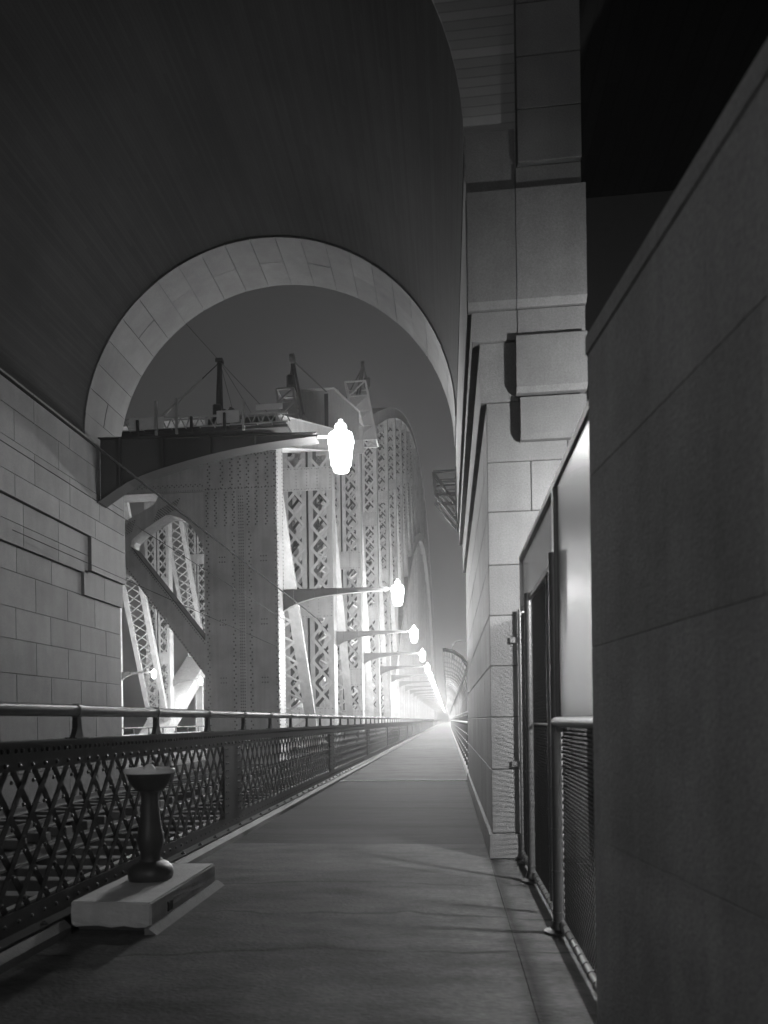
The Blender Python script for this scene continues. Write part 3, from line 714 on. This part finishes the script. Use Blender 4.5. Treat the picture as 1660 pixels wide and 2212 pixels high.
# ================================================================== STEEL ARCH
def ztop(y):
    if y >= 60: return 78 - .0012 * (y - 270) ** 2
    return {29.8: 13.6, 44.8: 18.9, 59.8: 24.9}.get(round(y, 1), 25)
def zbot(y): return 60 - .00181 * (y - 270) ** 2
def truss(label, xo, xi, nlace, k0=0):
    """xo: outer face X, xi: inner face X"""
    t = thing('arch_truss', label, 'truss', ((xo + xi) / 2, TY0, -2))
    xa, xb = min(xo, xi), max(xo, xi)
    D = 1.3
    for k in range(k0, NP + 1):
        y = TY0 + PAN * k
        zt = ztop(y); zb = max(zbot(y), -2.0)
        hang = zbot(y) > 1.0
        y0, y1 = y, y + D
        w = (xb - xa)
        if k > 0:
            mb = MB()
            # four legs in two pairs, each pair joined by lacing
            e = .36
            cols = [(xa, xa + e), (xa + w / 2 - .36, xa + w / 2 - .07), (xa + w / 2 + .07, xa + w / 2 + .36), (xb - e, xb)]
            for a, b in cols: mb.box(a, b, y0, y0 + .02, zb, zt)
            mb.box(xa + .001, xa + .019, y0 + .0205, y1 - .0205, zb, zt); mb.box(xb - .019, xb - .001, y0 + .0205, y1 - .0205, zb, zt)
            v = part('vertical_post', mb, 'steel', t)
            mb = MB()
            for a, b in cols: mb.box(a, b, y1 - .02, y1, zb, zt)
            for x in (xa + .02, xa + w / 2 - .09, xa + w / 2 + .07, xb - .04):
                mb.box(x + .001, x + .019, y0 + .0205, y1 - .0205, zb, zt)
            part('inner_web', mb, 'steel_shaded', v)
            lc1 = MB(); lc2 = MB(); bays = ((cols[0][1], cols[1][0]), (cols[2][1], cols[3][0]))
            pitch = 1.38 if k < 14 else 2.8
            for a, b in bays:
                z = zb + .4; 
                while z + pitch < zt - .3:
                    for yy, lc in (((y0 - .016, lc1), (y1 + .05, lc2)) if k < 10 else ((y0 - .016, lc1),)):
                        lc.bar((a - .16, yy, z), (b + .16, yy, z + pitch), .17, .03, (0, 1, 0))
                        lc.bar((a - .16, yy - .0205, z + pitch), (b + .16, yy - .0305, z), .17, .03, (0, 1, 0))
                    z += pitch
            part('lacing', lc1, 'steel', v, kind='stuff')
            if k < 10: part('inner_lacing', lc2, 'steel_shaded', v, kind='stuff')
            # batten plates
            zz_ = [zt - 1.5 - (1.7 if k == 1 else 0)]
            z = zt - 11
            while z > zb + 6: zz_.append(z); z -= 9.5
            if zb < 0: zz_.append(1.0)
            for z in zz_:
                part('batten_plate', MB().box(xa + .02, xb - .02, y0 - .10, y0 - .07, z, z + 1.45), 'steel', v)
            if k < 6:
                rvm = MB()
                for zc in zz_:
                    for q in range(7):
                        for xx in (xa + .1, xa + .9, xa + w / 2, xb - .9, xb - .1): rvm.rivet((xx, y0 - .10, zc + .12 + q * .2), (0, -1, 0), .036, 5)
                    for q in range(14):
                        for z2 in (.1, 1.35): rvm.rivet((xa + .15 + q * (w - .3) / 13, y0 - .10, zc + z2), (0, -1, 0), .036, 5)
                part('rivets', rvm, 'rivet_steel', v, kind='stuff')
        if hang:
            mb = MB(); xm = (xa + xb) / 2
            for x in (xm - .55, xm + .45): mb.box(x, x + .1, y0 + .1, y0 + .7, -2, zb)
            mb.box(xm - .449, xm + .449, y0 + .35, y0 + .4, -2, zb)
            part('hanger', mb, 'steel', t)
        if k < NP:
            yn = y + PAN
            c = ((y + .5, zt), (yn + .5, ztop(yn)))
            mb = MB(); zt2 = ztop(yn)
            for x in (xa - .02, xb - .10): mb.prism([(y + .4, zt - .6), (yn + .4, zt2 - .6), (yn + .4, zt2 + .7), (y + .4, zt + .7)], x, x + .12, 'x')
            mb.prism([(y + .4, zt + .701), (yn + .4, zt2 + .701), (yn + .4, zt2 + .74), (y + .4, zt + .74)], xa - .1, xb + .1, 'x')
            mb.prism([(y + .4, zt - .64), (yn + .4, zt2 - .64), (yn + .4, zt2 - .601), (y + .4, zt - .601)], xa - .05, xb + .05, 'x')
            part('top_chord', mb, 'steel', t)
            z1, z2 = zbot(y), zbot(yn)
            if max(z1, z2) > -6:
                mb = MB()
                for x in (xa - .02, xb - .10): mb.prism([(y + .4, z1 - 1.0), (yn + .4, z2 - 1.0), (yn + .4, z2 + 1.0), (y + .4, z1 + 1.0)], x, x + .12, 'x')
                mb.prism([(y + .4, z1 - 1.04), (yn + .4, z2 - 1.04), (yn + .4, z2 - 1.001), (y + .4, z1 - 1.001)], xa - .05, xb + .05, 'x')
                mb.prism([(y + .4, z1 + 1.001), (yn + .4, z2 + 1.001), (yn + .4, z2 + 1.04), (y + .4, z1 + 1.04)], xa - .05, xb + .05, 'x')
                part('bottom_chord', mb, 'steel', t)
            # diagonal falling towards mid-span (mirrored past the crown)
            up = (y < 270)
            za, zc = (zt - .5, max(z2, -6) + .8) if up else (max(z1, -6) + .8, zt2 - .5)
            A = Vector((0, y + 1.2, za)); B = Vector((0, yn + .2, zc))
            mb = MB(); d = (B - A).normalized(); nrm = Vector((0, -d.z, d.y)) * .45
            if nrm.y > 0: nrm = -nrm
            for x in (xa + .35, xb - .47):
                p = [(A.y + nrm.y, A.z + nrm.z), (B.y + nrm.y, B.z + nrm.z), (B.y - nrm.y, B.z - nrm.z), (A.y - nrm.y, A.z - nrm.z)]
                mb.prism(p, x, x + .12, 'x')
            for x0_, x1_ in ((xa + .2, xa + .75), (xb - .75, xb - .2)):
                mb.prism([(A.y + nrm.y * 1.001, A.z + nrm.z * 1.001), (B.y + nrm.y * 1.001, B.z + nrm.z * 1.001), (B.y + nrm.y * 1.05, B.z + nrm.z * 1.05), (A.y + nrm.y * 1.05, A.z + nrm.z * 1.05)], x0_, x1_, 'x')
            dg = part('diagonal', mb, 'steel', t)
            if k < 12:
                lc = MB(); L = (B - A).length; s_ = 1.2; q = 0.8; sgn = 1
                while q + s_ < L - .5:
                    P0 = A + d * q + nrm * 1.06; P1 = A + d * (q + s_) + nrm * 1.06
                    for sg in (1, -1):
                        x0_, x1_ = (xa + .7, xb - .7) if sg > 0 else (xb - .7, xa + .7)
                        lc.bar((x0_, P0.y, P0.z), (x1_, P1.y, P1.z), .12, .02, tuple(nrm))
                    q += s_
                part('lacing', lc, 'steel', dg, kind='stuff')
    return t
nt_ = truss('riveted steel arch truss rising beside the tracks with laced posts', XO, XI, 20)
ft_ = truss('far steel arch truss seen through the portal opening across the roadway', FXO, FXI, 10)

# ---- end post and portal frame
ep = MB(); Y0 = TY0
ep.box(XI, XO, Y0, Y0 + .03, -2, 13.4); ep.box(XO - .03, XO, Y0 + .0301, Y0 + 1.15, -2, 13.4); ep.box(XI, XI + .03, Y0 + .0301, Y0 + 1.15, -2, 13.4)
ep.box(XI, XO, Y0 + 1.1501, Y0 + 1.18, -2, 13.4)
end = part('end_post', ep, 'steel', nt_)
def tongue(x0, x1):
    r = .16; z0, z1 = 9.6, 11.12; y = Y0 - .045
    p = [(x0, z1), (x0, z0 + r), (x0 + r, z0), (x1 - r * .2, z0), (x1, z0 + r * .2), (x1, z1)]
    part('splice_plate', MB().prism(p, y, Y0 - .0005, 'y'), 'steel', end)
for a, b in ((-9.90, -9.36), (-9.12, -8.59), (-8.16, -7.65), (-7.39, -6.88)): tongue(a, b)
part('cover_strip', MB().box(-8.50, -8.23, Y0 - .03, Y0 - .0005, -2, 11.1), 'steel', end)
part('head_plate', MB().box(XI, XO - .003, Y0 - .03, Y0 - .0005, 11.15, 13.3), 'steel', end)
for xr in (-6.98,): part('corner_angle', MB().box(xr, XO - .004, Y0 - .010, Y0 - .0005, -2, 11.1), 'steel', end)
rv = MB(); yr = Y0 - .03
def rcol(x, z0, z1, st, zig=0.0, r=.042, yy=None):
    z = z0; i = 0
    while z < z1: rv.rivet((x + (zig if i % 2 else 0), yr if yy is None else yy, z), (0, -1, 0), r, 6); z += st; i += 1
for x in (-9.82, -9.46, -9.04, -8.70, -8.08, -7.74, -7.31, -6.95): rcol(x, 9.7, 11.1, .105, .06, .042, Y0 - .045)
for x in (-9.84, -8.74, -8.04, -6.93): rcol(x, 1.0, 9.55, .15, .07, .042, Y0 - (.010 if x > -7 else 0))
for x in (-8.45, -8.365, -8.28): rcol(x, 1.0, 11.0, .13, 0, .03)
for x in (-9.75, -9.2, -8.8, -8.45, -8.1, -7.7, -7.3, -6.95): rcol(x, 11.25, 13.2, .13, .08)
for z in (11.22, 12.6):
    x = XI + .1
    while x < XO - .05: rv.rivet((x, yr, z), (0, -1, 0), .036, 6); x += .14
for zc in (8.2, 3.2, 5.6):
    for cx in (-9.3, -7.55):
        for i in range(3):
            for j in range(2): rv.rivet((cx + i * .11, Y0, zc + j * .2), (0, -1, 0), .036, 6)
part('rivets', rv, 'rivet_steel', end, kind='stuff')
# rivets on the lit side face of the end post
rv = MB()
for yy in (Y0 + .12, Y0 + 1.0):
    z = .5
    while z < 13: rv.rivet((XO, yy, z), (1, 0, 0), .036, 5); z += .16
part('rivets', rv, 'rivet_steel', end, kind='stuff')
# portal: girder, knee with rounded opening, long brace
D0, D1 = Y0 + .02, Y0 + .95
pg = part('portal_girder', MB().box(FXI + .003, XI - .001, D0, D1, 11.25, 13.5), 'steel', nt_)
part('girder_flange', MB().box(FXI + .003, XI - .002, D0 - .06, D1 + .06, 11.16, 11.249), 'steel', pg)
kn_in = [(-9.97, 8.85), (-10.16, 9.28), (-10.5, 9.8), (-10.93, 10.15), (-11.37, 10.3), (-11.59, 10.29), (-12.12, 9.99), (-12.7, 9.64), (-13.1, 9.31), (-13.17, 9.06), (-13.15, 8.85)]
kn_out = [(-9.952, 8.6), (-9.952, 9.6), (-9.952, 10.3), (-9.952, 11.15), (-10.9, 11.155), (-11.84, 11.155), (-12.1, 10.75), (-12.7, 10.42), (-13.58, 9.99), (-14.1, 9.7), (-14.1, 8.6)]
mb = MB()
for i in range(len(kn_in) - 1): mb.prism([kn_in[i], kn_out[i], kn_out[i + 1], kn_in[i + 1]], D0 + .03, D1 - .1, 'y')
kn = part('knee_plate', mb, 'steel', nt_)
mb = MB()
for i in range(len(kn_in) - 1): mb.bar((kn_in[i][0], (D0 + D1) / 2, kn_in[i][1] - .02), (kn_in[i + 1][0], (D0 + D1) / 2, kn_in[i + 1][1] - .02), .03, .9, (0, 1, 0))
part('knee_flange', mb, 'steel', kn)
rv = MB()
for i in range(11):
    for j in range(6):
        rv.rivet((-11.0 - i * .09 - j * .04, D0 + .03, 10.92 - i * .045 + j * .0 - j * .085), (0, -1, 0), .034, 5)
        rv.rivet((-12.95 - i * .09 - j * .03, D0 + .03, 10.1 - i * .045 - j * .09), (0, -1, 0), .034, 5)
for i in range(40):
    rv.rivet((-10.0 - i * .1, D0 - .06, 11.2), (0, -1, 0), .022, 5); rv.rivet((-10.0 - i * .1, D0, 11.4 + (i % 2) * .07), (0, -1, 0), .034, 5)
part('rivets', rv, 'rivet_steel', kn, kind='stuff')
br = [(-14.0, 8.92), (-10.60, 4.34), (-9.952, 3.5), (-9.952, 4.95), (-10.01, 4.99), (-13.02, 8.89), (-13.3, 9.3)]
pb = part('portal_brace', MB().prism([(-13.75, 8.60), (-9.952, 3.45), (-9.952, 4.93), (-13.02, 8.84)], D0 + .05, D1 - .2, 'y'), 'steel', nt_)
part('brace_flange', MB().bar((-13.1, (D0 + D1) / 2, 8.97), (-9.97, (D0 + D1) / 2, 4.99), .03, .9, (0, 1, 0)), 'steel_dark', pb)
rv = MB()
for i in range(42):
    t = i / 41
    rv.rivet((-13.0 + 3.0 * t, D0 + .05, 8.72 - 3.85 * t), (0, -1, 0), .034, 5); rv.rivet((-13.55 + 3.4 * t, D0 + .05, 8.42 - 4.6 * t), (0, -1, 0), .034, 5)
part('rivets', rv, 'rivet_steel', pb, kind='stuff')
part('knee_gusset', MB().prism([(-9.951, 2.2), (-8.95, 2.2), (-8.95, 5.2), (-9.951, 5.2)], Y0 - .012, Y0 - .0005, 'y'), 'steel', end)
# the other leg of the portal on the far truss
part('end_post', MB().box(FXO, FXI, Y0, Y0 + 1.18, -2, 13.4), 'steel', ft_)

# ---- cross struts between the trusses
for k in (3, 5, 7, 10):
    y = TY0 + PAN * k; z = ztop(y) - 1
    s_ = thing('cross_strut', 'laced steel strut joining the two arch trusses at %s post' % ORD[k], 'strut', ((XI + FXI) / 2, y, z))
    mb = MB(); mb.box(FXI + .004, XI - .004, y + .3, y + .7, z - .2, z); mb.box(FXI + .004, XI - .004, y + .3, y + .7, z - 1.6, z - 1.4)
    part('strut_chord', mb, 'steel', s_)
    mb = MB(); x = FXI + .3
    while x < XI - 1.6: mb.bar((x, y + .28, z - 1.5), (x + 1.4, y + .28, z - .1), .12, .02, (0, 1, 0)); mb.bar((x, y + .258, z - .1), (x + 1.4, y + .258, z - 1.5), .12, .02, (0, 1, 0)); x += 1.4
    part('lacing', mb, 'steel', s_, kind='stuff')

# ================================================================== WORKS ON TOP OF THE PORTAL
gz = 13.52
cw = thing('work_platform', 'narrow timber and steel work platform with rail on top of the portal girder', 'platform', (-11, Y0 + .5, gz))
part('deck', MB().box(-20, -6.3, Y0 - .3, Y0 + 1.6, gz, gz + .12), 'timber', cw)
for i in range(22): part('plank', MB().cbox(-19.5 + i * .6, -18.95 + i * .6, Y0 - .36 - jit(.05), Y0 + 1.5, gz + .121, gz + .17, .008), 'timber', cw)
mb = MB()
for s_, z in ((0, gz + .55), (0, gz + .9)): mb.bar((-20, Y0 + 1.55, z), (-9.0, Y0 + 1.55, z), .03, .03, (0, 1, 0))
part('guard_rail', mb, 'steel_dark', cw)
mb = MB(); x = -19.8
while x < -9.0: mb.bar((x, Y0 + 1.5, gz + .12), (x, Y0 + 1.5, gz + random.uniform(.85, 1.0)), .03, .03, (0, 1, 0)); x += .22
part('guard_pickets', mb, 'steel_dark', cw, kind='stuff')
tw = MB(); zt_ = gz + .5
part('lattice_girder_chord', MB().bar((-13.9, Y0 - .2, gz + .22), (-6.3, Y0 - .2, gz + .25), .07, .07, (0, 1, 0)).bar((-13.9, Y0 - .2, gz + .72), (-6.3, Y0 - .2, gz + .62), .07, .07, (0, 1, 0)), 'steel', cw)
x = -13.8
while x < -6.5: tw.bar((x, Y0 - .2, gz + .24), (x + .2, Y0 - .2, gz + .66), .045, .03, (0, 1, 0)); tw.bar((x + .2, Y0 - .23, gz + .66), (x + .4, Y0 - .23, gz + .24), .045, .03, (0, 1, 0)); x += .4
part('lattice_web', tw, 'steel', cw, kind='stuff')
for a, b, z0, z1 in ((-13.0, -11.5, .26, .72), (-9.25, -8.3, .3, .82), (-7.6, -6.5, .75, .98), (-12.9, -10.2, .16, .2)):
    part('canvas_screen', MB().cbox(a, b, Y0 - .30, Y0 - .26, gz + z0, gz + z1, .01), 'white_surface', cw)
for x, h in ((-11.8, 1.35), (-10.93, 1.42), (-8.11, 1.2), (-12.6, .6), (-10.3, .62), (-8.9, .7)):
    part('upright', MB().bar((x, Y0 - .34, gz - .05), (x, Y0 - .34, gz + h), .10, .10, (0, 1, 0)), 'steel' if h > 1 else 'steel_dark', cw)
ms = thing('derrick_mast', 'tall derrick mast with guy stays standing on the work platform', 'derrick', (-9.3, Y0 + .4, gz))
mb = MB().tube([(-9.33, Y0 + .4, gz + .17), (-9.33, Y0 + .4, gz + 1.5), (-9.31, Y0 + .4, gz + 3.1)], [.17, .15, .10], 8); part('mast', mb, 'steel_dark', ms)
part('masthead', MB().cbox(-9.46, -9.14, Y0 + .25, Y0 + .55, gz + 3.1, gz + 3.28, .03), 'steel_dark', ms)
mb = MB(); mb.cbox(-9.55, -9.2, Y0 + .1, Y0 + .6, gz + .6, gz + 1.3, .05); mb.bar((-9.2, Y0 + .3, gz + .3), (-8.75, Y0 + .3, gz + 1.15), .2, .12, (0, 1, 0)); mb.bar((-9.1, Y0 + .3, gz + 1.1), (-8.9, Y0 + .3, gz + .4), .12, .1, (0, 1, 0)); part('winch', mb, 'steel_dark', ms)
part('boom', MB().tube([(-11.75, Y0 - .1, gz + .72), (-10.0, Y0 + .2, gz + 2.4)], .055, 8), 'steel', ms)
part('stay', MB().tube([(-10.0, Y0 + .2, gz + 2.4), (-9.36, Y0 + .4, gz + 3.1)], .02, 5), 'steel_dark', ms)
for e in ((-15.5, Y0 - 6, gz + 9.5), (-7.9, Y0 + 1.2, gz + .8), (-7.0, Y0 + 1.0, gz + .7), (-8.9, Y0 + 1, gz + 1.2)): part('stay', MB().tube([(-9.3, Y0 + .4, gz + 3.2), e], .012, 4), 'steel_dark', ms)

def lattice_tower(label, P0, P1, wx, wy, n):
    """leaning square lattice tower from base centre P0 to top centre P1"""
    t = thing('lattice_tower', label, 'tower', P0)
    P0 = Vector(P0); P1 = Vector(P1); cs = [(-wx, -wy), (wx, -wy), (wx, wy), (-wx, wy)]
    pt = lambda i, f_: P0.lerp(P1, f_) + Vector((cs[i][0], cs[i][1], 0))
    for i in range(4): part('corner_post', MB().bar(pt(i, 0), pt(i, 1), .14, .14, (0, 1, 0)), 'steel', t)
    for k in range(n + 1):
        f_ = k / n
        for i in range(4): part('brace', MB().bar(pt(i, f_), pt((i + 1) % 4, f_), .11, .09, (0, 0, 1)), 'steel', t)
        if k < n:
            for i in range(4): part('brace', MB().bar(pt(i, f_), pt((i + 1) % 4, f_ + 1 / n), .10, .08, (0, 1, 0)), 'steel', t)
    f_ = (n - 1) / n
    q = [pt(0, 0) + Vector((.06, .05, 0)), pt(1, 0) + Vector((-.06, .05, 0)), pt(1, f_) + Vector((-.06, .05, -.06)), pt(0, f_) + Vector((.06, .05, -.06))]
    vs = q + [p + Vector((0, .04, 0)) for p in q]
    part('sheeting', MB().add(vs, [(0, 1, 2, 3), (7, 6, 5, 4), (0, 4, 5, 1), (1, 5, 6, 2), (2, 6, 7, 3), (3, 7, 4, 0)]), 'corrugated', t)
    return t
t1 = lattice_tower('short lattice tower clad with sheeting left of the corrugated shed', (-9.40, 45.4, 19.66), (-9.66, 45.2, 22.0), .53, .6, 3)
t2 = lattice_tower('taller lattice tower clad with sheeting right of the corrugated shed', (-6.0, 58.0, 23.4), (-6.75, 57.6, 27.8), .78, .8, 4)
def jib(label, a, b, hook):
    t = thing('crane_jib', label, 'jib', a); a = Vector(a); b = Vector(b)
    for s_ in (-.13, .13): part('beam', MB().bar(a + Vector((s_, 0, 0)), b + Vector((s_ * .5, 0, 0)), .14, .2, (0, 1, 0)), 'rivet_steel', t)
    part('sheave', MB().tube([b + Vector((-.14, 0, .05)), b + Vector((.14, 0, .05))], .33, 12), 'rivet_steel', t)
    part('hoist_block', MB().cbox(b.x + hook - .26, b.x + hook + .26, b.y - .2, b.y + .2, b.z - 1.8, b.z - .9, .12), 'rivet_steel', t)
    part('cable', MB().tube([b, b + Vector((hook, 0, -1.0))], .05, 5), 'rivet_steel', t)
    part('stay', MB().tube([b, b + Vector((2.0 if hook < 0 else -1.5, 1.0, -1.7 if hook < 0 else -2.0))], .05, 5), 'rivet_steel', t)
jib('crane jib with hanging block above the short lattice tower', (-8.9, 46.0, 20.9), (-9.45, 46.0, 24.4), -.12)
jib('crane jib with hanging block above the taller lattice tower', (-6.95, 58.0, 25.6), (-6.25, 58.0, 29.5), .3)
sh = thing('corrugated_shed', 'corrugated iron shed perched on the top chord between two lattice towers', 'shed', (-8.3, 48, 21))
def corr(mb, x0, x1, y, z0, ztf, p=.10, d=.025):
    n = int((x1 - x0) / p * 2); vs = []; fs = []
    for i in range(n + 1):
        x = x0 + (x1 - x0) * i / n; yy = y + (d if i % 2 else -d); vs += [(x, yy, z0), (x, yy, ztf(x))]
    for i in range(n): fs.append((2 * i, 2 * i + 2, 2 * i + 3, 2 * i + 1))
    mb.add(vs, fs)
zf = lambda x: 23.25 if x < -7.15 else 23.25 - (x + 7.15) * .95
mb = MB(); corr(mb, -9.6, -5.5, 48.0, 19.9, zf); part('front_wall', mb, 'corrugated', sh)
part('side_wall', MB().box(-9.66, -9.6, 48.0, 50.5, 19.9, 23.2), 'corrugated', sh)
part('roof', MB().prism([(-9.75, 23.3), (-7.1, 23.32), (-5.45, 21.75), (-5.45, 21.82), (-7.1, 23.4), (-9.75, 23.38)], 47.9, 50.6, 'y'), 'steel', sh)
part('door_slot', MB().box(-7.75, -7.5, 47.9, 47.96, 19.9, 23.0), 'steel_dark', sh)
part('roof_vent', MB().cbox(-8.5, -6.95, 49.0, 50.0, 23.4, 23.75, .03), 'steel', sh)
part('back_wall', MB().box(-9.6, -5.5, 50.44, 50.5, 19.9, 21.7), 'corrugated', sh)

# ================================================================== WIRES over the tracks
def wire(label, pts, r): 
    t = part('overhead_wire', MB().tube(pts, r, 5), 'wire'); tag(t, label, 'wire')
wire('thick overhead wire running along above the near track', [(-5.0, -6, 5.58), (-5.0, 29.7, 5.56)], .02)
wire('thin overhead wire above the far track', [(-6.5, -6, 5.85), (-6.4, 29.7, 5.6)], .008)
wire('thin wire slanting from pier towards the end post', [(LX + .16, 13.0, 5.2), (XO + .02, 29.75, 4.6)], .008)
part_ = None

# ================================================================== STEEL CAGE on the pier side and other fittings
cg = thing('steel_cage', 'small dark angle iron bracket frame fixed high on the pier', 'bracket', (.27, 17.2, 6.5))
def cb(a, b, w=.066): part('angle_bar', MB().bar(a, b, w, w, (0, 1, 0)), 'cage_iron', cg)
for yy in (17.0, 17.75):
    cb((.272, yy, 7.22), (-.26, yy, 7.22), .06); cb((-.25, yy, 7.22), (-.21, yy, 6.70)); cb((-.21, yy, 6.70), (.272, yy, 6.70)); cb((-.25, yy, 7.2), (.27, yy, 6.42)); cb((-.21, yy, 6.70), (.27, yy, 6.08)); cb((-.23, yy, 7.03), (.27, yy, 7.03), .03); cb((-.22, yy, 6.9), (.27, yy, 6.9), .03)
for p in ((-.25, 7.22), (-.21, 6.70)): cb((p[0], 16.96, p[1]), (p[0], 17.79, p[1]), .05)
for yy in (17.0, 17.75): part('wall_angle', MB().box(.245, .272, yy - .06, yy + .06, 6.02, 7.3), 'steel_dark', cg)

# ================================================================== OUTER PARAPET with inward-curving guard
op = thing('outer_parapet', 'outer parapet with wire guard curving inward over the footway edge', 'parapet', (.6, 18, .2))
OX = .58
GP = [(OX + .02, .2), (OX + .02, 1.2), (OX + .02, 2.1), (OX, 2.5), (OX - .06, 2.83), (OX - .22, 3.08), (OX - .42, 3.22), (OX - .62, 3.27), (OX - .68, 3.26)]
rib = mesh('rib', MB().tube([(x - OX, 0, z) for x, z in GP], .028, 6), 'steel', smooth=True)
for k in range(110): inst('rib', rib, op, (OX, 18.6 + k * 1.9, 0))
part('end_arch', MB().tube([(x, 18.3, z) for x, z in GP], .045, 8), 'steel_dark', op, smooth=True)
for i in range(26):
    t = i / 25 * (len(GP) - 1); j = min(int(t), len(GP) - 2); f_ = t - j
    x = GP[j][0] * (1 - f_) + GP[j + 1][0] * f_; z = GP[j][1] * (1 - f_) + GP[j + 1][1] * f_
    part('guard_wire', MB().tube([(x - .015, 18.3, z), (x - .015, 500, z)], .005, 4), 'galvanised', op)
part('ridge_pipe', MB().tube([(GP[4][0] - .02, 18.3, GP[4][1]), (GP[4][0] - .02, 500, GP[4][1])], .035, 8), 'galvanised', op, smooth=True)
part('handrail', MB().tube([(OX - .07, 18.0, 1.46), (OX - .07, 500, 1.46)], .045, 10), 'galvanised', op, smooth=True)
part('middle_rail', MB().tube([(OX - .05, 18.0, 1.75), (OX - .05, 500, 1.75)], .03, 8), 'galvanised', op, smooth=True)
for z in (.42, .66, .9, 1.14): part('parapet_rail', MB().tube([(OX - .04, 18.0, z), (OX - .04, 500, z)], .018, 6), 'steel', op)
ps = mesh('parapet_post', MB().box(-.045, .005, -.05, .05, 0, 1.46), 'steel_dark')
for k in range(60): inst('parapet_post', ps, op, (OX - .02, 18.4 + k * 1.9, .2))
hk = thing('curved_pipe', 'thin pipe bent over at its top beside the curved wire guard', 'pipe', (.15, 19.4, 3.2))
part('pipe', MB().tube([(.13, 19.5, 3.15), (.13, 19.5, 3.38), (.17, 19.5, 3.52), (.27, 19.5, 3.6), (.40, 19.5, 3.62), (.62, 19.5, 3.62)], .022, 8), 'steel', hk, smooth=True)
part('socket', MB().lathe([(.04, 0), (.04, .12), (.03, .14)], (.13, 19.5, 3.10), 10), 'steel', hk)

# roadway parapet beyond the near truss
rp = thing('roadway_parapet', 'kerb wall whitened as if lamp-lit, topped by pipe rail beyond the end post', 'parapet', (-13, 60, 0.1))
part('wall', MB().cbox(-24.4, -24.0, 45, 160, .15, .75, .03), 'white_surface', rp)  # white colour stands in for lamp light on the concrete kerb
part('pipe_rail', MB().tube([(-24.2, 45, 1.25), (-24.2, 160, 1.25)], .06, 8), 'steel_dark', rp)
pp_ = mesh('rail_post', MB().box(-.05, .05, -.05, .05, 0, .5), 'steel_dark')
for k in range(38): inst('rail_post', pp_, rp, (-24.2, 46 + k * 3, .74))

# ================================================================== HAZE
hz = MB().box(-680, 680, -190, 1160, -57, 98)
h = part('haze', hz, 'mortar'); h['kind'] = 'stuff'
hm = bpy.data.materials.new('haze'); hm.use_nodes = True; n = hm.node_tree.nodes; n.clear()
pv = n.new('ShaderNodeVolumePrincipled'); pv.inputs['Density'].default_value = HAZE; pv.inputs['Color'].default_value = (.92, .92, .92, 1); pv.inputs['Anisotropy'].default_value = 0.95
pv.inputs['Density Attribute'].default_value = ''
try: hm.cycles.homogeneous_volume = True
except Exception: pass
oo = n.new('ShaderNodeOutputMaterial'); hm.node_tree.links.new(pv.outputs[0], oo.inputs['Volume'])
h.data.materials.clear(); h.data.materials.append(hm)
